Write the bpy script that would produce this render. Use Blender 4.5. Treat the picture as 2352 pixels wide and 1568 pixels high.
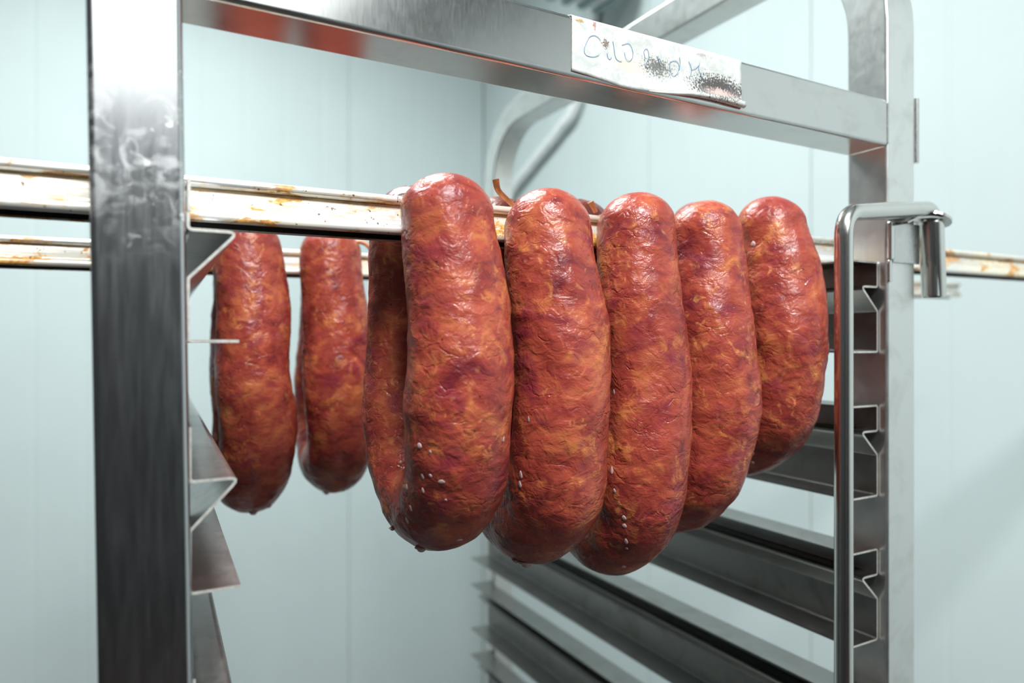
import bpy, bmesh, math, random
from mathutils import Vector, Matrix, noise
from mathutils.bvhtree import BVHTree

random.seed(7)
for o in list(bpy.data.objects):
    bpy.data.objects.remove(o)
COL = bpy.context.scene.collection
SC = bpy.context.scene
H = 1.5                      # camera height above the cold-room floor

# ------------------------------------------------------------------ camera
F_PX, YAW = 1700.0, 0.5274
cd = bpy.data.cameras.new('camera')
cam = bpy.data.objects.new('camera', cd)
COL.objects.link(cam)
cam.location = (0, 0, H)
cam.rotation_euler = (math.pi / 2, 0, -YAW)
cd.sensor_width = 36.0
cd.lens = F_PX / 2352 * 36
cd.clip_start = 0.02
cd.dof.use_dof = True
cd.dof.focus_distance = 0.365
cd.dof.aperture_fstop = 6.0
SC.camera = cam

# ------------------------------------------------------------------ world, exposure
w = bpy.data.worlds.new('world')
SC.world = w
w.use_nodes = True
w.node_tree.nodes['Background'].inputs[0].default_value = (0.8, 0.9, 1.0, 1)
w.node_tree.nodes['Background'].inputs[1].default_value = 0.02
SC.view_settings.view_transform = 'Standard'
SC.view_settings.look = 'None'
SC.view_settings.gamma = 1.0
SC.view_settings.use_curve_mapping = False
SC.view_settings.exposure = 0.0


def area(name, loc, size, power, col, rot=(0, 0, 0)):
    ld = bpy.data.lights.new(name, 'AREA')
    ld.shape = 'RECTANGLE'
    ld.size, ld.size_y = size
    ld.energy = power
    ld.color = col
    o = bpy.data.objects.new(name, ld)
    o.location = loc
    o.rotation_euler = rot
    COL.objects.link(o)
    return o


LAMPS = [((-0.02, -0.58, H + 1.20), (0.45, 0.4), 55, (0.97, 1.0, 1.0)),
         ((0.10, -2.38, H + 1.20), (1.30, 1.7), 20, (0.93, 1.0, 1.0)),
         ((0.10, 1.12, H + 1.20), (0.60, 0.6), 38, (0.90, 1.0, 1.0))]  # last one is added to brighten the back and right walls
for i, (l, s, p, c) in enumerate(LAMPS):
    area('ceiling_lamp', (l[0], l[1], l[2] - 0.035), s, p, c)


# ------------------------------------------------------------------ helpers
def ray(px, py):
    """direction of the sight line through a pixel of the photograph"""
    u, v = (px - 1176) / F_PX, -(py - 784) / F_PX
    c, s = math.cos(YAW), math.sin(YAW)
    return Vector((u * c + s, -u * s + c, v))


def on_y(px, py, y):
    d = ray(px, py)
    return Vector((d.x, d.y, d.z)) * (y / d.y) + Vector((0, 0, H))


def link(name, bm, mat=None, parent=None, smooth=True, angle=None):
    me = bpy.data.meshes.new(name)
    bm.to_mesh(me)
    bm.free()
    return link_mesh(name, me, mat, parent, smooth, angle)


def link_mesh(name, me, mat=None, parent=None, smooth=True, angle=None):
    o = bpy.data.objects.new(name, me)
    if mat:
        me.materials.append(mat)
    COL.objects.link(o)
    if smooth:
        me.polygons.foreach_set('use_smooth', [True] * len(me.polygons))
        if angle:
            me.set_sharp_from_angle(angle=math.radians(angle))
            wn = o.modifiers.new('weighted_normals', 'WEIGHTED_NORMAL'); wn.keep_sharp = True; wn.weight = 80
    if parent:
        o.parent = parent
        o.matrix_parent_inverse = parent.matrix_world.inverted() if False else Matrix.Translation(-parent.location)
    return o


def empty(name, loc):
    o = bpy.data.objects.new(name, None)
    o.location = loc
    o.empty_display_size = 0.02
    COL.objects.link(o)
    return o


def tag(o, label=None, cat=None, group=None, kind=None):
    if label: o['label'] = label
    if cat: o['category'] = cat
    if group: o['group'] = group
    if kind: o['kind'] = kind
    return o


def add_box(bm, x0, x1, y0, y1, z0, z1, bevel=0.0, seg=2):
    b = bmesh.new()
    vs = [b.verts.new((x, y, z)) for x in (x0, x1) for y in (y0, y1) for z in (z0, z1)]
    for f in ((0, 1, 3, 2), (4, 6, 7, 5), (0, 4, 5, 1), (2, 3, 7, 6), (0, 2, 6, 4), (1, 5, 7, 3)):
        b.faces.new([vs[i] for i in f])
    bmesh.ops.recalc_face_normals(b, faces=b.faces)
    if bevel:
        bmesh.ops.bevel(b, geom=b.edges[:], offset=bevel, segments=seg, profile=0.5, affect='EDGES')
    me = bpy.data.meshes.new('tmp')
    b.to_mesh(me)
    b.free()
    bm.from_mesh(me)
    bpy.data.meshes.remove(me)


def sweep(bm, path, section, up=None, closed_section=True, caps=True, radii=None, twist_ref=None):
    """sweep a 2D section (list of (a,b)) along path; frame: a along side, b along 'up'"""
    n = len(path)
    rings = []
    prev_n = None
    for i, p in enumerate(path):
        if i == 0: t = path[1] - path[0]
        elif i == n - 1: t = path[-1] - path[-2]
        else: t = (path[i + 1] - path[i]).normalized() + (path[i] - path[i - 1]).normalized()
        t.normalize()
        if twist_ref is not None:
            side = twist_ref
            nrm = t.cross(side).normalized()
        else:
            if prev_n is None:
                ref = Vector((0, 0, 1)) if abs(t.z) < 0.9 else Vector((0, 1, 0))
                nrm = (ref - t * ref.dot(t)).normalized()
            else:
                nrm = (prev_n - t * prev_n.dot(t)).normalized()
            side = nrm.cross(t).normalized()
            prev_n = nrm
        r = radii[i] if radii else 1.0
        rings.append([bm.verts.new(p + side * (a * r) + nrm * (b * r)) for a, b in section])
    m = len(section)
    for i in range(n - 1):
        for j in range(m if closed_section else m - 1):
            k = (j + 1) % m
            bm.faces.new((rings[i][j], rings[i][k], rings[i + 1][k], rings[i + 1][j]))
    if caps and closed_section:
        bm.faces.new(rings[0][::-1])
        bm.faces.new(rings[-1])
    bmesh.ops.recalc_face_normals(bm, faces=bm.faces[:])
    return rings


def circ(r, n=16):
    return [(r * math.cos(2 * math.pi * i / n), r * math.sin(2 * math.pi * i / n)) for i in range(n)]


def rrect(w, h, r, n=4):
    pts = []
    for cx, cy, a0 in ((w / 2 - r, h / 2 - r, 0), (-w / 2 + r, h / 2 - r, 90), (-w / 2 + r, -h / 2 + r, 180), (w / 2 - r, -h / 2 + r, 270)):
        for k in range(n + 1):
            a = math.radians(a0 + 90 * k / n)
            pts.append((cx + r * math.cos(a), cy + r * math.sin(a)))
    return pts


def fillet(pts, r, n=5):
    """round the corners of an open polyline of Vectors"""
    out = [pts[0].copy()]
    for i in range(1, len(pts) - 1):
        a, b, c = pts[i - 1], pts[i], pts[i + 1]
        rr = r[i - 1] if isinstance(r, (list, tuple)) else r
        u, v = (a - b).normalized(), (c - b).normalized()
        ang = u.angle(v)
        d = min(rr / math.tan(ang / 2), (a - b).length * .48, (c - b).length * .48)
        p, q = b + u * d, b + v * d
        for k in range(n + 1):
            t = k / n
            out.append(p * (1 - t) ** 2 + b * 2 * t * (1 - t) + q * t * t)
    out.append(pts[-1].copy())
    return out


def spline(pts, n):
    """Catmull-Rom through tuples"""
    P = [tuple(2 * a - b for a, b in zip(pts[0], pts[1]))] + list(pts) + [tuple(2 * a - b for a, b in zip(pts[-1], pts[-2]))]
    out = []
    m = len(pts) - 1
    for i in range(m):
        p0, p1, p2, p3 = P[i:i + 4]
        for k in range(n):
            t = k / n
            out.append(tuple(.5 * (2 * b + (c - a) * t + (2 * a - 5 * b + 4 * c - d) * t * t + (3 * b - a - 3 * c + d) * t ** 3)
                             for a, b, c, d in zip(p0, p1, p2, p3)))
    out.append(tuple(pts[-1]))
    return out


# ------------------------------------------------------------------ materials
class NT:
    def __init__(s, name):
        s.m = bpy.data.materials.new(name)
        s.m.use_nodes = True
        s.t = s.m.node_tree
        s.b = s.t.nodes['Principled BSDF']

    def n(s, typ, **kw):
        nd = s.t.nodes.new(typ)
        for k, v in kw.items():
            if k.startswith('i_'):
                key = k[2:]
                key = int(key) if key.isdigit() else key.replace('_', ' ')
                nd.inputs[key].default_value = v
            else:
                setattr(nd, k, v)
        return nd

    def l(s, a, b):
        s.t.links.new(a, b)

    def coord(s, scale=(1, 1, 1), off=None):
        tc = s.n('ShaderNodeTexCoord')
        mp = s.n('ShaderNodeMapping')
        mp.inputs['Scale'].default_value = scale
        if off: mp.inputs['Location'].default_value = off
        s.l(tc.outputs['Object'], mp.inputs[0])
        return mp.outputs[0]

    def noise(s, vec, scale, detail=4, rough=.5, dist=0.0):
        nd = s.n('ShaderNodeTexNoise')
        nd.inputs['Scale'].default_value = scale
        nd.inputs['Detail'].default_value = detail
        nd.inputs['Roughness'].default_value = rough
        nd.inputs['Distortion'].default_value = dist
        s.l(vec, nd.inputs['Vector'])
        return nd.outputs[0]

    def ramp(s, fac, stops, interp='LINEAR'):
        nd = s.n('ShaderNodeValToRGB')
        nd.color_ramp.interpolation = interp
        els = nd.color_ramp.elements
        while len(els) < len(stops): els.new(0.5)
        for e, (p, c) in zip(els, stops):
            e.position = p
            e.color = c if len(c) == 4 else (*c, 1)
        s.l(fac, nd.inputs[0])
        return nd.outputs[0]

    def g(s, fac, lo, hi, a=0.0, b=1.0):
        nd = s.n('ShaderNodeMapRange')
        nd.inputs[1].default_value = lo
        nd.inputs[2].default_value = hi
        nd.inputs[3].default_value = a
        nd.inputs[4].default_value = b
        s.l(fac, nd.inputs[0])
        return nd.outputs[0]

    def mix(s, fac, a, b, typ='MIX'):
        nd = s.n('ShaderNodeMix', data_type='RGBA', blend_type=typ)
        for sock, v in ((nd.inputs[0], fac), (nd.inputs[6], a), (nd.inputs[7], b)):
            if isinstance(v, (tuple, list)): sock.default_value = v if len(v) == 4 else (*v, 1)
            elif isinstance(v, (int, float)): sock.default_value = v
            else: s.l(v, sock)
        return nd.outputs[2]

    def math(s, op, a, b=None):
        nd = s.n('ShaderNodeMath', operation=op)
        for i, v in enumerate((a, b)):
            if v is None: continue
            if isinstance(v, (int, float)): nd.inputs[i].default_value = v
            else: s.l(v, nd.inputs[i])
        return nd.outputs[0]

    def bump(s, h, strength, dist, normal=None):
        nd = s.n('ShaderNodeBump')
        nd.inputs['Strength'].default_value = strength
        nd.inputs['Distance'].default_value = dist
        s.l(h, nd.inputs['Height'])
        if normal: s.l(normal, nd.inputs['Normal'])
        return nd.outputs[0]


def steel(name, base=(.60, .60, .59), rough=.24, smear=.5, stretch=(1, 1, .12), grime=(.20, .17, .13), grime_amt=.35):
    t = NT(name)
    v = t.coord(stretch)
    vi = t.coord()
    a = t.noise(v, 1500, 3, .6)
    b = t.noise(vi, 38, 6, .62, .6)
    c = t.noise(vi, 95, 5, .6, .8)
    t.b.inputs['Metallic'].default_value = 1
    gm = t.math('MULTIPLY', t.g(b, .50, .85), grime_amt)
    colr = t.mix(gm, base, grime)
    t.l(colr, t.b.inputs['Base Color'])
    r1 = t.g(a, .3, .7, rough - .02, rough + .03)
    r2 = t.math('MULTIPLY', t.g(c, .30, .80), smear * .12)
    t.l(t.math('ADD', r1, r2), t.b.inputs['Roughness'])
    t.l(t.bump(a, .04, .0002), t.b.inputs['Normal'])
    return t.m


def smeared_post():
    """polished front post with milky wiped residue"""
    t = NT('polished_steel_with_residue')
    vi = t.coord()
    vs = t.coord((1, 1, .1))
    a = t.noise(vs, 500, 3, .6)
    b = t.noise(vi, 120, 6, .62, 1.2)
    c = t.noise(vi, 55, 3, .5, .5)
    # residue patch lives around hand height on this post
    tc = t.n('ShaderNodeTexCoord')
    sep = t.n('ShaderNodeSeparateXYZ')
    t.l(tc.outputs['Object'], sep.inputs[0])
    zt = t.math('SUBTRACT', 1.0, t.math('MINIMUM', 1.0, t.math('DIVIDE', t.math('ABSOLUTE', t.math('SUBTRACT', sep.outputs[2], H + .068)), .042)))
    m = t.math('MULTIPLY', t.g(b, .47, .64), t.math('MULTIPLY', zt, .8))
    t.b.inputs['Metallic'].default_value = 1
    spots = t.g(t.noise(vi, 150, 2, .4, .9), .63, .68)
    side = t.g(sep.outputs[0], .012, .030)
    m2 = t.math('MULTIPLY', t.math('MULTIPLY', spots, side), t.math('GREATER_THAN', zt, .1))
    mm = t.math('MINIMUM', 1.0, t.math('ADD', t.math('MULTIPLY', m, .55), m2))
    t.l(t.mix(mm, (.50, .50, .51), (.74, .74, .74)), t.b.inputs['Base Color'])
    t.l(t.math('SUBTRACT', 1.0, t.math('MULTIPLY', mm, .7)), t.b.inputs['Metallic'])
    t.l(t.math('ADD', t.g(a, .3, .7, .17, .24), t.math('MULTIPLY', mm, .35)), t.b.inputs['Roughness'])
    t.l(t.bump(a, .05, .0003), t.b.inputs['Normal'])
    return t.m


def stained_aluminium():
    t = NT('stained_aluminium')
    v = t.coord((1, 1, 1))
    vl = t.coord((.25, 1, 1))
    big = t.noise(vl, 38, 4, .55, 1.0)
    spots = t.noise(t.coord((.42, 1, 1.2)), 95, 5, .6, .6)
    fine = t.noise(t.coord((.02, 1, 1)), 900, 2, .5)
    sp2 = t.noise(v, 420, 2, .5)
    base = t.mix(t.g(big, .42, .66), (.74, .74, .73), (.80, .72, .55))
    crust = t.math('MULTIPLY', t.g(spots, .565, .58), t.g(big, .38, .50))
    base = t.mix(crust, base, t.ramp(sp2, [(.35, (.42, .17, .04)), (.62, (.72, .38, .10))]))
    ring = t.math('SUBTRACT', t.g(spots, .52, .55), t.g(spots, .55, .58))
    base = t.mix(t.math('MULTIPLY', ring, .6), base, (.62, .42, .2))
    fl = t.math('MULTIPLY', t.g(sp2, .69, .71), .9)
    base = t.mix(fl, base, (.14, .06, .03))
    t.l(base, t.b.inputs['Base Color'])
    met = t.math('SUBTRACT', t.g(big, .35, .7, .6, .25), t.math('MULTIPLY', crust, .4))
    t.l(met, t.b.inputs['Metallic'])
    t.l(t.g(fine, .3, .7, .28, .42), t.b.inputs['Roughness'])
    t.l(t.bump(t.math('ADD', fine, t.math('MULTIPLY', crust, .8)), .25, .0004), t.b.inputs['Normal'])
    return t.m


def groove_dirt(name, colr=(.30, .15, .05)):
    t = NT(name)
    v = t.coord((.35, 1, 1))
    a = t.noise(v, 160, 4, .6)
    t.l(t.mix(t.g(a, .35, .62), colr, (.62, .45, .25)), t.b.inputs['Base Color'])
    t.b.inputs['Roughness'].default_value = .55
    return t.m


def sausage_mat():
    t = NT('smoked_sausage_skin')
    tc = t.n('ShaderNodeTexCoord')
    oi = t.n('ShaderNodeObjectInfo')
    add = t.n('ShaderNodeVectorMath', operation='ADD')
    sc = t.n('ShaderNodeVectorMath', operation='SCALE')
    t.l(tc.outputs['Object'], add.inputs[0])
    cmb = t.n('ShaderNodeCombineXYZ')
    t.l(oi.outputs['Random'], cmb.inputs[0]); t.l(oi.outputs['Random'], cmb.inputs[1])
    t.l(cmb.outputs[0], sc.inputs[0]); sc.inputs['Scale'].default_value = 3.1
    t.l(sc.outputs[0], add.inputs[1])
    mp = t.n('ShaderNodeMapping')
    t.l(add.outputs[0], mp.inputs[0])
    mp.inputs['Scale'].default_value = (1, 1, 1.25)
    v = mp.outputs[0]
    vo = add.outputs[0]
    # minced meat colour
    n1 = t.noise(v, 50, 5, .55, .9)
    n2 = t.noise(vo, 80, 5, .58, .8)
    n3 = t.noise(vo, 48, 3, .5, .4)
    base = t.ramp(n1, [(.30, (.15, .018, .022)), (.43, (.26, .038, .027)), (.55, (.34, .060, .036)), (.66, (.41, .100, .045)), (.8, (.55, .19, .07))])
    # soft orange fat showing through
    fat = t.math('MULTIPLY', t.g(n2, .53, .66), t.g(n3, .42, .58))
    base = t.mix(t.math('MULTIPLY', fat, .58), base, (.60, .215, .060))
    vf = t.noise(vo, 150, 4, .55, 1.0)
    yel = t.math('MULTIPLY', t.g(vf, .60, .70), t.g(n3, .38, .55))
    base = t.mix(t.math('MULTIPLY', yel, .42), base, (.78, .34, .12))
    # purple muscle patches
    n4 = t.noise(v, 55, 3, .45, 1.0)
    pur = t.g(n4, .55, .70)
    base = t.mix(t.math('MULTIPLY', pur, .65), base, (.20, .022, .040))
    # black pepper specks
    vor = t.n('ShaderNodeTexVoronoi', feature='F1')
    vor.inputs['Scale'].default_value = 150
    t.l(vo, vor.inputs['Vector'])
    spk = t.math('LESS_THAN', vor.outputs['Distance'], .075)
    sepc = t.n('ShaderNodeSeparateColor'); t.l(vor.outputs['Color'], sepc.inputs[0])
    spk = t.math('MULTIPLY', spk, t.math('GREATER_THAN', sepc.outputs[0], .72))
    base = t.mix(t.math('MULTIPLY', spk, .85), base, (.03, .015, .012))
    # wrinkle network of the drying casing
    wv = t.n('ShaderNodeVectorMath', operation='ADD')
    nz = t.n('ShaderNodeTexNoise'); nz.inputs['Scale'].default_value = 130; nz.inputs['Detail'].default_value = 3
    t.l(vo, nz.inputs['Vector'])
    s2 = t.n('ShaderNodeVectorMath', operation='SCALE'); s2.inputs['Scale'].default_value = .011
    t.l(nz.outputs['Color'], s2.inputs[0])
    t.l(vo, wv.inputs[0]); t.l(s2.outputs[0], wv.inputs[1])
    mp2 = t.n('ShaderNodeMapping'); mp2.inputs['Scale'].default_value = (.75, .75, 1.5)
    t.l(wv.outputs[0], mp2.inputs[0])
    vor2 = t.n('ShaderNodeTexVoronoi', feature='DISTANCE_TO_EDGE')
    vor2.inputs['Scale'].default_value = 90
    t.l(mp2.outputs[0], vor2.inputs['Vector'])
    msk = t.g(t.noise(vo, 70, 3, .5), .50, .64)
    crease = t.math('MULTIPLY', t.g(vor2.outputs['Distance'], 0, .09, 1, 0), msk)
    wr = t.noise(mp2.outputs[0], 330, 3, .6, 1.6)
    lump = t.noise(v, 140, 3, .5, .6)
    h = t.math('ADD', t.math('MULTIPLY', lump, 1.0), t.math('MULTIPLY', wr, .17))
    h = t.math('SUBTRACT', h, t.math('MULTIPLY', crease, .22))
    h = t.math('ADD', h, t.math('MULTIPLY', fat, .12))
    t.l(t.bump(h, .62, .0019), t.b.inputs['Normal'])
    base = t.mix(t.math('MULTIPLY', crease, .25), base, (.30, .04, .015))
    t.l(base, t.b.inputs['Base Color'])
    t.b.inputs['Subsurface Weight'].default_value = .05
    t.b.inputs['Subsurface Radius'].default_value = (1, .25, .08)
    t.b.inputs['Subsurface Scale'].default_value = .003
    t.l(t.g(t.noise(vo, 90, 3, .5), 0.3, .7, .24, .38), t.b.inputs['Roughness'])
    t.b.inputs['Specular IOR Level'].default_value = .36
    t.b.inputs['Coat Weight'].default_value = .04
    t.b.inputs['Coat Roughness'].default_value = .22
    return t.m


def plain(name, col, rough=.5, metal=0.0, nscale=60, var=.12, bump=0.0, **kw):
    t = NT(name)
    v = t.coord()
    a = t.noise(v, nscale, 4, .6)
    d = tuple(c * (1 - var) for c in col)
    u = tuple(min(1, c * (1 + var)) for c in col)
    t.l(t.mix(t.g(a, .3, .7), d, u), t.b.inputs['Base Color'])
    t.b.inputs['Roughness'].default_value = rough
    t.b.inputs['Metallic'].default_value = metal
    if bump: t.l(t.bump(a, bump, .001), t.b.inputs['Normal'])
    for k, x in kw.items(): t.b.inputs[k.replace('_', ' ')].default_value = x
    return t.m


def tape_mat():
    t = NT('mouldy_label_paper')
    tc = t.n('ShaderNodeTexCoord')
    fine = t.noise(t.coord(), 900, 6, .75)
    mid = t.noise(t.coord(), 170, 5, .65, .6)
    base = t.mix(t.g(mid, .40, .62), (.66, .66, .63), (.50, .52, .50))

    def blob(cx, cz, rx, rz, lo, hi, col, base, tex, amt=1.0):
        mp = t.n('ShaderNodeMapping', vector_type='TEXTURE')
        mp.inputs['Location'].default_value = (cx, 0, cz)
        mp.inputs['Scale'].default_value = (rx, 1e3, rz)
        t.l(tc.outputs['Object'], mp.inputs[0])
        ln = t.n('ShaderNodeVectorMath', operation='LENGTH')
        t.l(mp.outputs[0], ln.inputs[0])
        m = t.math('SUBTRACT', t.math('ADD', t.g(tex, .32, .68), .50), t.math('MULTIPLY', ln.outputs['Value'], .60))
        m = t.math('MULTIPLY', t.g(m, lo, hi), amt)
        return t.mix(m, base, col)

    P = lambda u, v_: on_y(1250 + u / 4.276, v_ / 4.276, .2865)
    a = P(900, 640); base = blob(a.x, a.z, .014, .006, .55, .85, (.72, .60, .48), base, mid, .7)
    a = P(1110, 660); base = blob(a.x, a.z, .0125, .0060, .50, .78, (.10, .10, .09), base, fine, .9)
    a = P(1720, 868); base = blob(a.x, a.z, .0185, .0062, .36, .50, (.06, .05, .05), base, fine, .97)
    a = P(1730, 912); base = blob(a.x, a.z, .0125, .0028, .50, .70, (.62, .48, .44), base, fine, .9)
    a = P(600, 430); base = blob(a.x, a.z, .0028, .0035, .66, .72, (.16, .09, .08), base, fine, .9)
    a = P(355, 205); base = blob(a.x, a.z, .0032, .0012, .55, .62, (.42, .28, .10), base, fine)
    a = P(495, 240); base = blob(a.x, a.z, .0012, .0030, .55, .66, (.40, .24, .20), base, fine)
    a = P(1560, 545); base = blob(a.x, a.z, .007, .0012, .6, .8, (.40, .33, .26), base, fine, .7)
    t.l(base, t.b.inputs['Base Color'])
    t.b.inputs['Roughness'].default_value = .38
    t.l(t.bump(mid, .2, .0008), t.b.inputs['Normal'])
    return t.m


M = dict(
    steel=steel('brushed_steel'),
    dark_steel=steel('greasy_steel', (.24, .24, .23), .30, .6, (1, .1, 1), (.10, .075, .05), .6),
    bar=steel('smooth_bar_steel', (.58, .58, .57), .17, .3),
    matte_post=steel('matte_worn_steel', (.74, .74, .72), .31, .6),
    cut_edge=plain('bright_cut_edge', (.62, .60, .56), .45, .6, 400, .2),
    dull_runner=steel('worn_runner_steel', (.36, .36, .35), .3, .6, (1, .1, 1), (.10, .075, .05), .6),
    back_steel=steel('dull_steel', (.55, .55, .52), .32, .4, (1, .12, 1), (.30, .26, .18), .5),
    polished=smeared_post(),
    rod=steel('polished_rod', (.66, .65, .62), .20, .1, (1, 1, .3), (.3, .25, .2), .2),
    stick=stained_aluminium(),
    dirt=groove_dirt('smoke_grime'),
    slot_shade=plain('painted_slot_shade', (.012, .008, .006), .6, 0, 200, .5),  # the stick slot's shade as a near-black colour
    sausage=sausage_mat(),
    casing=plain('dried_casing', (.50, .17, .06), .45, 0, 300, .4, .5),
    fat=plain('white_fat', (.46, .30, .30), .3, 0, 300, .15, Subsurface_Weight=.3, Subsurface_Scale=.002),
    tape=tape_mat(),
    ink=plain('blue_ink', (.10, .24, .46), .5),
    wall=plain('white_panel', (.54, .60, .60), .6, 0, 3, .03),
    rear=plain('dark_blocker', (.022, .022, .025), .5, 0, 6, .3),  # near-black, for the added unseen blockers
    floor=plain('red_brown_floor', (.035, .022, .018), .6, 0, 30, .3, .3),
    ceil=plain('ceiling_panel', (.80, .83, .84), .45, 0, 3, .03),
    plastic=plain('white_plastic', (.75, .77, .77), .4),
    teal=plain('grey_green_plastic', (.22, .30, .31), .45),
)
le = NT('lamp_diffuser')
le.b.inputs['Emission Color'].default_value = (.97, 1, 1, 1)
le.b.inputs['Emission Strength'].default_value = 1.0
M['lamp'] = le.m

# ------------------------------------------------------------------ the room
WX, WY = 1.16, 2.18          # right wall, back wall
LX, FY = -1.35, -3.6         # left wall, rear wall (behind the camera)
CH = H + 1.25


def struct(name, bm, m, **kw):
    return tag(link(name, bm, m, smooth=False, **kw), kind='structure')


bm = bmesh.new(); add_box(bm, LX, WX, FY, WY, -.06, 0); struct('floor', bm, M['floor'])
bm = bmesh.new(); add_box(bm, LX - .1, WX + .1, FY - .1, WY + .1, CH, CH + .06); struct('ceiling', bm, M['ceil'])


def panel_wall(name, along, a0, a1, pos, outward, joints, ribs):
    """insulated-panel wall: a core slab with one tongue-and-groove panel per part"""
    core = bmesh.new()
    t0, t1 = (pos + .012 * outward, pos + .07 * outward)
    lo, hi = min(t0, t1), max(t0, t1)
    if along == 'x': add_box(core, a0, a1, lo, hi, 0, CH)
    else: add_box(core, lo, hi, a0, a1, 0, CH)
    wobj = struct(name, core, M['wall'])
    js = [a0] + [j for j in joints if a0 < j < a1] + [a1]
    for p, q in zip(js[:-1], js[1:]):
        prof = [(p + .0008, .012)]
        prof += [(p + .0008, .0008), (p + .004, 0)]
        k = 1
        while p + k * ribs < q - .02:
            c = p + k * ribs
            prof += [(c - .006, 0), (c - .003, .0008), (c + .003, .0008), (c + .006, 0)]
            k += 1
        prof += [(q - .004, 0), (q - .0008, .0008), (q - .0008, .012)]
        b = bmesh.new()
        cols = []
        for a, d in prof:
            off = pos + d * outward
            pt = (lambda z: (a, off, z)) if along == 'x' else (lambda z: (off, a, z))
            cols.append((b.verts.new(pt(0.001)), b.verts.new(pt(CH - .001))))
        for c1, c2 in zip(cols[:-1], cols[1:]):
            b.faces.new((c1[0], c2[0], c2[1], c1[1]))
        bmesh.ops.recalc_face_normals(b, faces=b.faces[:])
        link('panel', b, M['wall'], wobj, smooth=False)
    return wobj


panel_wall('wall_back', 'x', LX, WX, WY, 1, [-.82, -.32, .18, .70], .11)
panel_wall('wall_right', 'y', FY, WY, WX, 1, [-2.4, -1.4, -.4, .50, .90, 1.35, 1.80], .15)
bm = bmesh.new(); add_box(bm, LX - .07, LX, FY, WY, 0, CH); struct('wall_left', bm, M['wall'])
bm = bmesh.new()
for i in range(14):
    y = FY + .10 + i * .395
    add_box(bm, LX + .004, LX + .010 + .004 * (i % 2), y, y + .386, .01, 2.42)
add_box(bm, LX + .003, LX + .03, FY + .06, WY - .1, 2.42, 2.5)
struct('added_left_blocker', bm, M['rear'])  # unseen strips added to darken steel reflections and cut bounce light
bm = bmesh.new(); add_box(bm, LX, WX, FY - .07, FY, 0, CH); struct('wall_rear', bm, M['wall'])
bm = bmesh.new()
for i in range(11):
    x = LX + .12 + i * .209
    add_box(bm, x, x + .202, FY + .004, FY + .010 + .004 * (i % 2), .01, 2.42)
add_box(bm, LX + .08, WX - .08, FY + .003, FY + .03, 2.42, 2.5)
struct('added_rear_blocker', bm, M['rear'])  # unseen strips added so the left post reflects something dark
bm = bmesh.new()
add_box(bm, WX - .025, WX, .0, WY, 0, .10); struct('baseboard_right', bm, M['wall'])
bm = bmesh.new()
add_box(bm, LX, WX - .025, WY - .025, WY, 0, .10); struct('baseboard_back', bm, M['wall'])

lamp_labels = ['white ceiling light just behind the camera over the rack front', 'long white ceiling light near the added rear blocker', 'short white ceiling light added over the back corner to brighten the walls']
for (l, s, p, c), lb in zip(LAMPS, lamp_labels):
    r = tag(empty('ceiling_light', (l[0], l[1], CH)), lb, 'ceiling light')
    b = bmesh.new(); add_box(b, l[0] - s[0] / 2 - .02, l[0] + s[0] / 2 + .02, l[1] - s[1] / 2 - .02, l[1] + s[1] / 2 + .02, CH - .045, CH - .001, .004)
    link('housing', b, M['plastic'], r, angle=30)
    b = bmesh.new(); add_box(b, l[0] - s[0] / 2, l[0] + s[0] / 2, l[1] - s[1] / 2, l[1] + s[1] / 2, CH - .055, CH - .046)
    link('diffuser', b, M['lamp'], r, smooth=False)

# ------------------------------------------------------------------ rack trolley
D, TB = .287, .030           # front plane of the posts, tube size
X0, X1 = .003, .444          # inner-left post face starts, right post inner face
ZB = H + .1246               # underside of the crossbar
YF = .885                    # back of the rack
KL, KR = .080, .045          # the rack stands slightly racked: side frames lean in plan

rack = empty('rack_trolley', (.24, .58, 0))
tag(rack, 'tall stainless steel rack trolley with square posts, crossbar and tray runners', 'rack')


def side_frame(xc, k, mat, lean):
    pts = [Vector((0, D + TB / 2, .12)), Vector((0, D + TB / 2, H + .29)), Vector((0, YF - TB / 2, H + .29)), Vector((0, YF - TB / 2, .12))]
    # round top corners with true arcs
    R = .085
    path = [pts[0]]
    for z in (.5, .9, 1.2, 1.4): path.append(Vector((0, pts[0].y, z)))
    for i in range(0, 13):
        a = math.pi - i * math.pi / 2 / 12
        path.append(Vector((0, pts[0].y + R + R * math.cos(a), H + .29 - R + R * math.sin(a))))
    for i in range(0, 13):
        a = math.pi / 2 - i * math.pi / 2 / 12
        path.append(Vector((0, pts[2].y - R + R * math.cos(a), H + .29 - R + R * math.sin(a))))
    for z in (1.4, 1.2, .9, .5): path.append(Vector((0, pts[2].y, z)))
    path.append(pts[3])
    bm = bmesh.new()
    sweep(bm, path, rrect(TB, TB, .0022, 3), twist_ref=Vector((1, 0, 0)))
    for v in bm.verts:
        v.co.x += xc + k * (v.co.y - D) + lean * (H - v.co.z)
    return link('side_frame', bm, mat, rack, angle=50)


LEANL = .0150
fl = side_frame(X0 + TB / 2, KL, M['polished'], LEANL)
fl['label'] = 'polished left side frame with milky smears'
fr = side_frame(X1 + TB / 2, KR, M['matte_post'], .0008)

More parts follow.
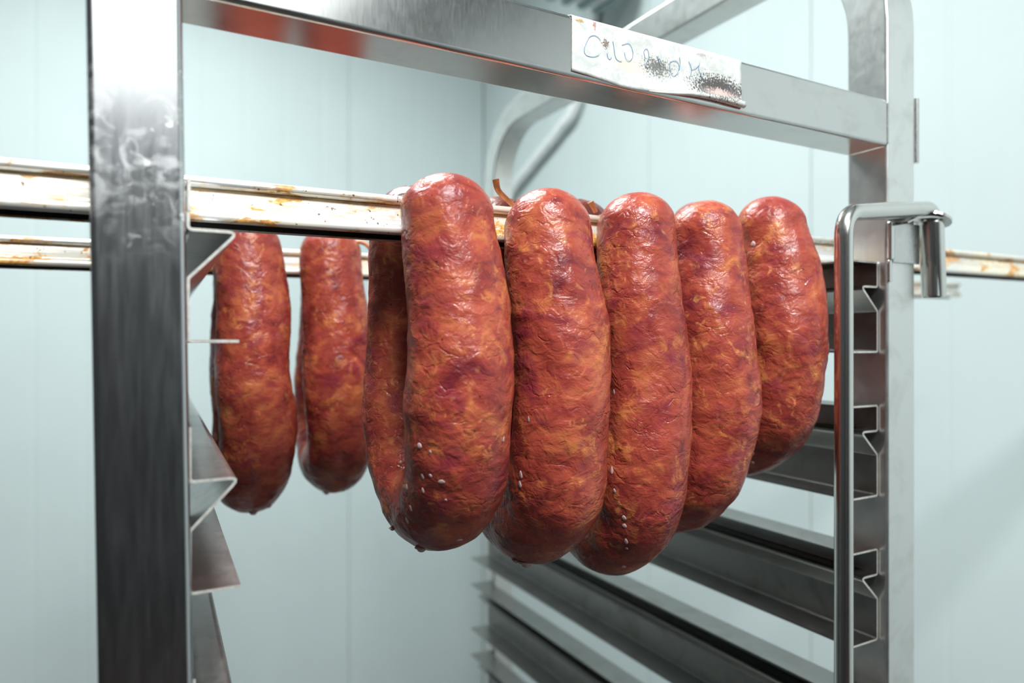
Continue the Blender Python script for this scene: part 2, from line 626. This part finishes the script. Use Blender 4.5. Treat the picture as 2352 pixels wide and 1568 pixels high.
# crossbar in front, and bars low down and behind that tie the rack together
b = bmesh.new()
add_box(b, X0 + TB - .0045, X1 + .0004, D, D + TB, ZB, ZB + .0293, .0022, 3)
for v in b.verts: v.co.x += .0008
link('crossbar', b, M['bar'], rack, angle=50)
for (y, z) in ((D, .12), (YF - TB, .12)):
    b = bmesh.new()
    add_box(b, X0 + TB + KL * (y - D) + .02, X1 + KR * (y - D) + .002, y + .002, y + TB - .002, z, z + TB - .004, .002, 2)
    link('lower_crossbar', b, M['steel'], rack, angle=50)
for k, xc, ln in ((KL, X0 + TB / 2, LEANL), (KR, X1 + TB / 2, .0008)):
    for y in (D + TB / 2, YF - TB / 2):
        x = xc + k * (y - D) + ln * (H - .1)
        b = bmesh.new()
        add_box(b, x - .012, x + .012, y - .014, y + .014, .085, .121, .002)
        cst = link('caster', b, M['steel'], rack, angle=40)
        b = bmesh.new()
        sweep(b, [Vector((x - .012, y, .045)), Vector((x + .012, y, .045))], circ(.044, 28))
        link('wheel', b, M['teal'], cst, angle=40)


def sheet(profile, th, y0, y1, k, name, mat, round_r=.0016, n=4):
    """bent sheet: open x-z profile given thickness, extruded along the depth"""
    pts = fillet([Vector((x, 0, z)) for x, z in profile], round_r, n)
    L, R = [], []
    for i, p in enumerate(pts):
        if i == 0: t = pts[1] - pts[0]
        elif i == len(pts) - 1: t = pts[-1] - pts[-2]
        else: t = (pts[i + 1] - pts[i]).normalized() + (pts[i] - pts[i - 1]).normalized()
        t.normalize()
        nn = Vector((-t.z, 0, t.x)) * th / 2
        L.append(p + nn); R.append(p - nn)
    loop = L + R[::-1]
    bm = bmesh.new()
    r0 = [bm.verts.new((p.x, y0, p.z)) for p in loop]
    r1 = [bm.verts.new((p.x + k * (y1 - y0), y1, p.z)) for p in loop]
    m = len(loop)
    for i in range(m):
        j = (i + 1) % m
        bm.faces.new((r0[i], r0[j], r1[j], r1[i]))
    h = len(L)
    for ring in (r0, r1):
        for i in range(h - 1):
            bm.faces.new((ring[i], ring[i + 1], ring[m - 2 - i], ring[m - 1 - i]))
    bmesh.ops.recalc_face_normals(bm, faces=bm.faces[:])
    for f in bm.faces:
        if abs(f.normal.y) > .98: f.material_index = 1
    o = link(name, bm, mat, rack, angle=35)
    o.data.materials.append(M['cut_edge'])
    return o


PR = .0925
YR = .2935
for i in range(13):
    # left runner i
    zv = H + .0411 - PR * i
    xw = X0 + TB + .0007 + LEANL * (H - zv)
    if i == 0: xw += .0008
    prof = [(xw, zv), (xw + .0175, zv), (xw, zv - .0180), (xw, zv - .041), (xw + .0178, zv - .041)]
    if i == 0: prof = [(xw, zv + .0064)] + prof
    else: prof = [(xw, zv + .020)] + prof
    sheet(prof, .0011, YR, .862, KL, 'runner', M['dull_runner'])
    if i == 0:
        sheet([(xw + .0003, zv + .0195), (xw + .0003, zv + .0066)], .0011, YR, D + TB - .001, KL, 'runner_tab', M['steel'])
    # right runner i
    zv = H + .0350 - PR * i
    xw = X1 - .0007
    flz = zv + (.0158 if i == 0 else .0163)
    prof = [(xw - .026, flz), (xw, flz), (xw, zv), (xw - .0165, zv), (xw, zv - .0155), (xw, zv - .0417), (xw - .026, zv - .0417)]
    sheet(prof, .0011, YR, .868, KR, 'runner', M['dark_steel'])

# locking bar: bent rod that drops through a sleeve welded to the right post
yl = .270
def sp(px, py, y): return on_y(px, py, y)
rp = [Vector((.3765, yl, .35)), Vector((.3765, yl, H + .0736)), Vector((.484, .2815, H + .0872)), Vector((.4855, .2825, H + .0300))]
rod_path = fillet(rp, [.016, .009], 10)
b = bmesh.new()
sweep(b, rod_path, circ(.00515, 24))
rod = link('locking_bar', b, M['rod'], rack, angle=60)
b = bmesh.new()
sx0, sx1 = Vector((.4843, .2825, H + .0795)), Vector((.4893, .2835, H + .0292))
outer = circ(.0076, 28)
ax = [sx0, sx0.lerp(sx1, .04), sx0.lerp(sx1, .5), sx0.lerp(sx1, .97), sx1]
sweep(b, ax, circ(1, 28), radii=[.0070, .0076, .0074, .0074, .0068])
link('sleeve', b, M['rod'], rack, angle=50)
b = bmesh.new()
wc = Vector((.4860, .2830, H + .0805))
sweep(b, [wc + Vector((-.0003, 0, -.0008)), wc + Vector((.0003, 0, .0008))], circ(.0118, 32))
link('washer', b, M['rod'], rod, angle=50)
# bracket that carries the sleeve
b = bmesh.new()
add_box(b, X1 + .0035, X1 + .0325, D - .0017, D - .0001, H + .0505, H + .0765, .0006, 2)
link('bracket', b, M['steel'], rack, angle=40)
b = bmesh.new()
add_box(b, X1 + .0002, X1 + .0050, D - .0022, D + .0010, H + .0520, H + .0765, .0011, 3)
add_box(b, X1 + .0002, X1 + .0034, D - .0012, D + .0005, H + .0380, H + .0520, .0006, 3)
link('weld_bead', b, M['rod'], rack, angle=40)
b = bmesh.new()
pth = [Vector((X1 + .008, D - .001, H + .0752)), Vector((X1 + .018, D - .0016, H + .0790)), Vector((X1 + .030, D - .003, H + .0804)), Vector((.4845, .2815, H + .0806))]
sweep(b, fillet(pth, .006), rrect(.016, .0014, .0005, 2))
link('bracket_tongue', b, M['steel'], rack, angle=40)
b = bmesh.new()
sweep(b, [Vector((.4752, D + .0005, H + .1595)), Vector((.4752, D + .0005, H + .1175))], circ(.0021, 16))
link('hinge_pin', b, M['steel'], rack, angle=50)
# welds at the crossbar ends
for px_, xx in ((0, X1 + .0002),):
    b = bmesh.new()
    sweep(b, [Vector((xx, D + .0004, ZB + .002)), Vector((xx, D + .0002, ZB + .027))], circ(.0009, 10))
    link('weld_bead', b, M['steel'], rack, angle=60)

# ---- label tape on the crossbar (part of the rack) with its handwriting
b = bmesh.new()
xa, xb = .1995, .3120
NX, NZ = 60, 16
low = spline([(xa, .1272), (.214, .1262), (.232, .1246), (.255, .1262), (.275, .1290), (.295, .1300), (xb, .1296)], 12)
def lowz(x):
    for (x1_, z1_), (x2_, z2_) in zip(low[:-1], low[1:]):
        if x1_ <= x <= x2_: return z1_ + (z2_ - z1_) * (x - x1_) / max(1e-9, x2_ - x1_)
    return low[-1][1]
grid = []
for i in range(NX + 1):
    u = i / NX
    x = xa + (xb - xa) * u
    colv = []
    z0, z1 = lowz(x), .1541
    # top flap wrapping over the bar, then down the face
    pts = [(D + .010, z1 + .0003), (D + .003, z1 + .0004), (D + .0004, z1 - .0003)]
    for j in range(NZ + 1):
        t = j / NZ
        z = z1 - .0012 - (z1 - .0012 - z0) * t
        wav = .00018 * math.sin(x * 420 + t * 3) * t + .0006 * max(0, t - .8) * 5 * (0.3 + .7 * u)
        pts.append((D - .00035 - wav, z))
    for (y, z) in pts: colv.append(b.verts.new((x, y, H + z)))
    grid.append(colv)
for i in range(NX):
    for j in range(len(grid[0]) - 1):
        b.faces.new((grid[i][j], grid[i + 1][j], grid[i + 1][j + 1], grid[i][j + 1]))
bmesh.ops.recalc_face_normals(b, faces=b.faces[:])
tape = link('label_tape', b, M['tape'], rack)
tape['label'] = 'white mould-stained paper label with faint blue handwriting'
md = tape.modifiers.new('thickness', 'SOLIDIFY'); md.thickness = .00035; md.offset = 0
# rolled-up lower lip at its right end
b = bmesh.new()
pth, rad = [], []
for i in range(25):
    u = i / 24
    x = .246 + (xb + .0006 - .246) * u
    pth.append(Vector((x, D - .0012 - .0006 * u, H + lowz(min(x, xb)) - .0006 * u)))
    rad.append(.0003 + .0016 * min(1, u * 1.15) ** .8)
sweep(b, pth, circ(1, 12), radii=rad)
lip = link('rolled_edge', b, M['tape'], tape)
# strokes of the handwriting
strokes = [
    [(555, 400), (530, 365), (490, 347), (450, 360), (425, 400), (400, 460), (395, 510), (420, 545), (470, 557), (510, 550), (540, 535)],
    [(620, 520), (625, 560), (645, 583), (662, 562)],
    [(675, 405), (683, 450), (690, 510), (705, 570), (735, 598), (765, 600)],
    [(765, 440), (820, 425), (850, 445), (872, 510), (865, 570), (835, 598), (805, 575), (788, 515)],
    [(990, 560), (980, 510), (1000, 478), (1022, 500), (1028, 560), (1005, 615), (1000, 650), (1022, 662), (1040, 630)],
    [(1112, 550), (1125, 600), (1140, 645)],
    [(1236, 612), (1270, 595), (1308, 608), (1326, 650), (1312, 710), (1280, 745), (1250, 722), (1236, 665), (1236, 612)],
    [(1330, 560), (1336, 620), (1326, 690)],
    [(1418, 600), (1446, 670), (1438, 750)],
    [(1446, 685), (1490, 672), (1520, 640)],
    [(1530, 615), (1518, 680), (1546, 755)]]
b = bmesh.new()
for st in strokes:
    pl = spline([tuple(on_y(1250 + u / 4.276, v / 4.276, D - .0008)) for u, v in st], 6)
    pl = [Vector(p) for p in pl]
    prev = None
    for i, p in enumerate(pl):
        t = (pl[min(i + 1, len(pl) - 1)] - pl[max(i - 1, 0)]).normalized()
        s = Vector((-t.z, 0, t.x)) * .00009
        cur = (b.verts.new(p + s), b.verts.new(p - s))
        if prev: b.faces.new((prev[0], cur[0], cur[1], prev[1]))
        prev = cur
ink = link('handwriting', b, M['ink'], tape, smooth=False)
md = ink.modifiers.new('thickness', 'SOLIDIFY'); md.thickness = .0001; md.offset = 0

# ------------------------------------------------------------------ smoking sticks (aluminium bars)
def smoke_stick(pa, pb, label):
    """pa, pb: front-bottom line of the bar at both ends; section in y (depth) and z"""
    TH, HT = .018, .0200
    prof = []
    def arc(cy, cz, r, a0, a1, n=6):
        for k in range(n + 1):
            a = math.radians(a0 + (a1 - a0) * k / n)
            prof.append((cy + r * math.cos(a), cz + r * math.sin(a)))
    # start bottom front, go up the front face (front = small y)
    arc(.0020, .0034, .0020, 270, 180, 5)
    prof.append((0.0, .0060)); 
    arc(.0018, .0060, .0018, 180, 110, 3)
    prof += [(.0028, .0080), (.0028, .0148)]
    prof += [(.0034, .0152), (.0034, .0157)]
    arc(.0020, .0180, .0020, 230, 90, 7)
    prof += [(TH - .0020, HT)]
    back = [(TH - y, z) for y, z in prof[::-1][1:]]
    # underside: hollow slot with a small lip at the back
    under = [(TH - .0026, .0), (TH - .0042, .0), (TH - .0046, .0120), (.0040, .0120), (.0034, .0030), (.0030, .0016)]
    prof = prof + back + [(TH - .0012, .0004)] + under
    n = 40
    path = [pa.lerp(pb, i / n) for i in range(n + 1)]
    bm = bmesh.new()
    ax = (pb - pa).normalized()
    rings = [[bm.verts.new(p + Vector((0, y, z))) for y, z in prof] for p in path]
    m = len(prof)
    for i in range(n):
        for j in range(m):
            k = (j + 1) % m
            bm.faces.new((rings[i][j], rings[i][k], rings[i + 1][k], rings[i + 1][j]))
    bm.faces.new(rings[0]); bm.faces.new(rings[-1][::-1])
    bmesh.ops.recalc_face_normals(bm, faces=bm.faces[:])
    c = (pa + pb) / 2
    bmesh.ops.translate(bm, verts=bm.verts[:], vec=-c)
    root = empty('smoking_stick', c)
    tag(root, label, 'smoking stick', 'aluminium sticks laid across the rack')
    o = link('stick_body', bm, M['stick'])
    o.parent = root
    for zz, nm in ((.0151, 'grime_line'),):
        g = bmesh.new()
        q = [(.0025, zz), (.0030, zz + .0005), (.0040, zz + .0005), (.0040, zz - .0006), (.0027, zz - .0006)]
        r_ = [[g.verts.new(p - c + Vector((0, y, z))) for y, z in q] for p in (path[0], path[-1])]
        for j in range(5):
            g.faces.new((r_[0][j], r_[0][(j + 1) % 5], r_[1][(j + 1) % 5], r_[1][j]))
        bmesh.ops.recalc_face_normals(g, faces=g.faces[:])
        go = link(nm, g, M['dirt']); go.parent = root
    # near-black lining paints shade into the open slot, over smoke residue
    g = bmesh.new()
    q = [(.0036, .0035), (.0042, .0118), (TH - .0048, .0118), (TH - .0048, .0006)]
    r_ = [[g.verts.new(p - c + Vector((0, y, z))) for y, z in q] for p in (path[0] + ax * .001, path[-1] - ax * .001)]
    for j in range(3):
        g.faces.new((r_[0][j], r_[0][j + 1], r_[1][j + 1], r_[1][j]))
    go = link('slot_shade_lining', g, M['slot_shade'], smooth=False); go.parent = root
    return root


def zst(x): return .0478 + .0085 * x
YS = .3275
stick1 = smoke_stick(Vector((-.075, YS, H + zst(-.075))), Vector((1.02, YS + .004, H + zst(1.02))),
                     'front aluminium stick with brown smoke stains, passing behind the left post')
stick2 = smoke_stick(Vector((-.11, .566, H + zst(-.11) - .0003)), Vector((.985, .536, H + zst(.985) - .0003)),
                     'rear aluminium stick carrying two sausages, its end near the right wall')

# ------------------------------------------------------------------ sausages
CAMP = Vector((0, 0, H))


def sausage(name, x, y_tip, y_mid, ztop, zbot, y_gap, label, group, xback=.007, rad=.0235, rtip=.0195, lean=0.0, seed=0, bulge=0.0, tail=None, tie_z=None):
    """a hairpin of smoked sausage: front limb, bend at the bottom, back limb; ends tied over the stick"""
    yb = y_mid + y_gap                                   # centre of back limb
    R = y_gap / 2
    zc = zbot + rad                                      # centreline bottom
    zt = ztop - rtip
    zm = (zt + zc) / 2
    hgt = zt - zc
    P = [(y_tip + .002, ztop, 0), (y_tip, zt, 0.01), (y_tip * .45 + y_mid * .55, zt - hgt * .2, .03), (y_mid, zt - hgt * .45, .10),
         (y_mid + .001, zc + R * 1.25, .2), (y_mid + R * .28, zc + R * .42, .33), (y_mid + R, zc, .5),
         (yb - R * .28, zc + R * .45, .67), (yb - .001, zc + R * 1.35, .8), (yb + .0, zt - hgt * .45, .9),
         (yb * .6 + (y_tip + y_gap - .012) * .4, zt - hgt * .2, .97), (y_mid + y_gap - .007, zt + .008, .99), (y_mid + y_gap - .010, ztop + .007, 1)]
    sp_ = spline(P, 22)
    pts = []
    for (y, z, u) in sp_:
        xx = x + xback * u + lean * (zt - z) + .0012 * math.sin(7 * z / .1 + seed)
        pts.append(Vector((xx, y, H + z)))
    # resample evenly
    L = [0]
    for a, b_ in zip(pts[:-1], pts[1:]): L.append(L[-1] + (b_ - a).length)
    N = 230
    path, k = [], 0
    for i in range(N + 1):
        s = L[-1] * i / N
        while k < len(L) - 2 and L[k + 1] < s: k += 1
        f = (s - L[k]) / max(1e-9, L[k + 1] - L[k])
        path.append(pts[k].lerp(pts[k + 1], f))
    tot = L[-1]
    # hemispherical ends plus slow radius change
    rings = []
    M_ = 88
    bm = bmesh.new()
    sidev = Vector((1, 0, 0))
    off = Vector((seed * 3.7, seed * 1.3, seed * 2.1))
    for i, p in enumerate(path):
        t = (path[min(i + 1, N)] - path[max(i - 1, 0)]).normalized()
        sd = (sidev - t * sidev.dot(t)).normalized()
        nn = t.cross(sd)
        s = tot * i / N
        e = min(s, tot - s)
        e = max(0.0, e)
        r = rtip + (rad - rtip) * min(1, e / .075) ** .8
        r *= 1 + .02 * math.sin(s * 60 + seed * 2)
        cap = rtip * .92
        if e < cap:
            r *= math.sqrt(max(0, 1 - ((cap - e) / cap) ** 2)) * .99 + .01
        ring = []
        for j in range(M_):
            a = 2 * math.pi * j / M_
            d = sd * math.cos(a) + nn * math.sin(a)
            q = p + d * r
            if e > .001:
                v1 = noise.noise((q + off) * 34)
                v2 = noise.noise((q + off) * 85 + Vector((9, 2, 5)))
                v3 = noise.noise(Vector((q.x * 130, q.y * 130, q.z * 210)) + off)
                v4 = noise.noise((q + off) * 330)
                wr = 1 - abs(noise.noise(Vector((q.x * 60, q.y * 60, q.z * 150)) + off * 2)) * 2
                h = .0011 * v1 + .00075 * v2 + .0003 * v3 + .00012 * v4 - .00045 * max(0, wr - .86) / .14 * max(0, v2 + .35)
                # bunched skin on the inside of the bend
                q = q + d * h * min(1, e / .01)
            ring.append(bm.verts.new(q))
        rings.append(ring)
    for i in range(N):
        for j in range(M_):
            k2 = (j + 1) % M_
            bm.faces.new((rings[i][j], rings[i][k2], rings[i + 1][k2], rings[i + 1][j]))
    bm.faces.new(rings[0][::-1]); bm.faces.new(rings[-1])
    bmesh.ops.recalc_face_normals(bm, faces=bm.faces[:])
    base = Vector((x, y_mid + R, H + ztop))
    bvh = BVHTree.FromBMesh(bm)
    bmesh.ops.translate(bm, verts=bm.verts[:], vec=-base)
    root = empty(name, base)
    tag(root, label, 'sausage', group)
    body = link('sausage_body', bm, M['sausage']); body.parent = root
    # casing ends tied together over the stick
    tb = bmesh.new()
    a, z_over = Vector((path[0].x, path[0].y + .006, H + ztop - .004)), H + (tie_z if tie_z else .0705)
    c_ = Vector((path[-1].x, path[-1].y - .006, H + ztop + .002))
    yA, yB = a.y + .010, c_.y - .010
    pth = fillet([a, Vector((a.x, a.y + rtip * .5, z_over + .001)), Vector((c_.x, c_.y - rtip * .5, z_over + .001)), c_], .004, 4)
    sweep(tb, pth, rrect(.006, .0022, .0009, 2), radii=[1 + .25 * math.sin(i * 1.9) for i in range(len(pth))])
    if tail:
        s0 = Vector((tail[0], tail[1], z_over + .0015))
        tp = [s0] + [s0 + Vector(v) for v in tail[2]]
        tp = [Vector(p) for p in spline([tuple(p) for p in tp], 5)]
        n_ = len(tp)
        sweep(tb, tp, circ(1, 10), radii=[.0013 + .0007 * (i / n_) ** 2 for i in range(n_)])
    bmesh.ops.translate(tb, verts=tb.verts[:], vec=-base)
    to = link('casing_tie', tb, M['casing'], angle=50); to.parent = root
    # drip at the lowest point
    return root, base, bvh


def droplet(root, base, bvh, px, py, w, h, name='fat_droplet'):
    d = ray(px, py).normalized()
    hit = bvh.ray_cast(CAMP, d)
    if not hit or hit[0] is None: return
    loc, nrm = hit[0], hit[1]
    dist = (loc - CAMP).dot(ray(1176, 784).normalized())
    rw, rh = w * dist / F_PX / 2, h * dist / F_PX / 2
    b = bmesh.new()
    bmesh.ops.create_uvsphere(b, u_segments=10, v_segments=7, radius=1)
    rot = nrm.to_track_quat('Y', 'Z').to_matrix().to_4x4()
    for v in b.verts:
        k = 1.0 - .25 * v.co.z
        v.co = Vector((v.co.x * rw * k, v.co.y * min(rw, rh) * .28, v.co.z * rh))
    bmesh.ops.transform(b, matrix=Matrix.Translation(loc - base) @ rot, verts=b.verts[:])
    o = link(name, b, M['fat']); o.parent = root


def drip(root, base, bvh, px, py, w):
    """hanging bead under the bend, found by shooting up from below"""
    for dy in range(0, 60, 3):
        d = ray(px, py - dy).normalized()
        hit = bvh.ray_cast(CAMP, d)
        if hit and hit[0] is not None:
            loc = hit[0]
            b = bmesh.new()
            bmesh.ops.create_uvsphere(b, u_segments=12, v_segments=9, radius=1)
            r = w * .36 / F_PX / 2
            for v in b.verts:
                s = 1 if v.co.z < 0 else 1.5
                v.co = Vector((v.co.x * r * s, v.co.y * r * s, v.co.z * r * .8)) + loc - base + Vector((0, .002, -r * .1))
            o = link('fat_drip', b, M['fat']); o.parent = root
            return


G1 = 'smoked sausages on the front stick'
G2 = 'smoked sausages on the rear stick'
GAP = .076
S1 = sausage('smoked_sausage', .1452, .3050, .2980, .0757, -.1030, GAP,
             'large red smoked sausage nearest the centre, first on the front stick, bend showing at left', G1, .009, .0236, .0200, lean=.004, seed=1, tail=None)
S2 = sausage('smoked_sausage', .1990, .3060, .2985, .0752, -.1165, GAP,
             'red smoked sausage with a twisted casing tail at its top, second on the front stick', G1, .006, .0240, .0195, lean=.020, seed=2,
             tail=(.1975, .338, [(-.004, 0, .003), (-.009, 0, .007), (-.0105, 0, .0125)]))
S3 = sausage('smoked_sausage', .2535, .3060, .2985, .0790, -.1310, GAP,
             'longest hanging red smoked sausage, middle of the five on the front stick', G1, .006, .0227, .0188, lean=.004, seed=3,
             tail=(.2480, .333, [(-.002, 0, .003), (-.0035, 0, .0055)]))
S4 = sausage('smoked_sausage', .3035, .3070, .2990, .0795, -.1140, GAP,
             'orange-red smoked sausage with long creases, fourth from left on the front stick', G1, .006, .0232, .0195, lean=.004, seed=4)
S5 = sausage('smoked_sausage', .3600, .3075, .2970, .0872, -.0850, GAP + .004,
             'shortest red smoked sausage, rightmost on the front stick, beside the locking bar', G1, .004, .0236, .0200, lean=.0, seed=5)
T1 = sausage('smoked_sausage', .0990, .5290, .5210, .0860, -.1240, .082,
             'blurred dark red sausage on the rear stick, just right of the left post', G2, .011, .0245, .0205, lean=.016, seed=6, tie_z=.0712)
T2 = sausage('smoked_sausage', .1570, .5290, .5240, .0830, -.1165, .082,
             'blurred red sausage on the rear stick, seen between two others below the front stick', G2, .021, .0240, .0200, lean=.004, seed=7, tie_z=.0712,
             tail=(.168, .536, [(.006, -.012, .000), (.012, -.016, -.002), (.016, -.02, -.008)]))

for (px, py, w_, h_) in [(963, 1023, 16, 14), (988, 1037, 8, 9), (970, 1094, 10, 16), (988, 1092, 10, 10), (934, 1118, 11, 14), (971, 1126, 9, 15),
                         (1014, 1106, 18, 11), (935, 1195, 12, 18), (1055, 1240, 18, 9), (1157, 1008, 8, 14), (1024, 1148, 7, 7), (943, 1167, 10, 16), (920, 1060, 6, 8)]:
    droplet(S1[0], S1[1], S1[2], px, py, w_, h_)
for (px, py, w_, h_) in [(1196, 1090, 12, 20), (1194, 1112, 12, 18), (1214, 962, 6, 14)]:
    droplet(S2[0], S2[1], S2[2], px, py, w_, h_)
for (px, py, w_, h_) in [(1433, 1189, 12, 14), (1434, 1207, 12, 12), (1438, 1243, 9, 16), (1439, 1259, 8, 8), (1432, 1301, 12, 11), (1405, 1080, 8, 18), (1411, 1127, 9, 12), (1410, 900, 7, 14)]:
    droplet(S3[0], S3[1], S3[2], px, py, w_, h_)
for (px, py, w_, h_) in [(1727, 1040, 10, 14), (1728, 1062, 9, 9), (1730, 560, 12, 14)]:
    droplet(S5[0], S5[1], S5[2], px, py, w_, h_)
for (S, px, py, w_) in ((S1, 972, 1275, 22), (S1, 905, 1245, 12), (S1, 868, 1220, 10), (S2, 1214, 1303, 28), (S2, 1190, 1300, 16), (T1, 583, 1182, 26), (T1, 618, 1172, 16), (T2, 752, 1140, 20), (T2, 790, 1132, 14)):
    drip(*S, px, py, w_)

# ------------------------------------------------------------------ things on the walls
b = bmesh.new()
def on_x(px, py, x):
    d = ray(px, py)
    return d * (x / d.x) + Vector((0, 0, H))


HX = WX - .0175
hp = [on_x(1330, 215, HX), on_x(1285, 300, HX), on_x(1225, 375, HX), on_x(1160, 470, HX), on_x(1130, 620, HX)]
hp = [Vector((HX, hp[0].y - .22, CH - .002)), Vector((HX, hp[0].y - .12, CH - .25))] + hp + [Vector((HX, hp[-1].y + .02, .8)), Vector((HX, hp[-1].y + .01, .102))]
hp = [Vector(p) for p in spline([tuple(p) for p in hp], 8)]
hc = hp[0].copy()
sweep(b, [p - hc for p in hp], circ(.017, 14))
hose = link('hose', b, M['plastic'])
hose.location = hc
tag(hose, 'blurred white hose running down the right wall behind the far bend of the rack', 'hose')

b = bmesh.new()
c0 = on_y(1350, -52, 1.42)
uc = empty('cooling_unit', c0)
tag(uc, 'blurred grey cooling unit at the top edge above the back of the rack', 'cooling unit')
add_box(b, c0.x - .11, c0.x + .09, c0.y - .06, c0.y + .06, c0.z - .045, CH - .002, .012)
link('casing', b, M['plastic'], uc, angle=40)
for k in range(4):
    b = bmesh.new()
    x = c0.x - .085 + k * .045
    add_box(b, x, x + .022, c0.y - .055, c0.y + .055, c0.z - .052, c0.z - .0449, .003)
    link('vent_slat', b, M['teal'], uc, angle=40)
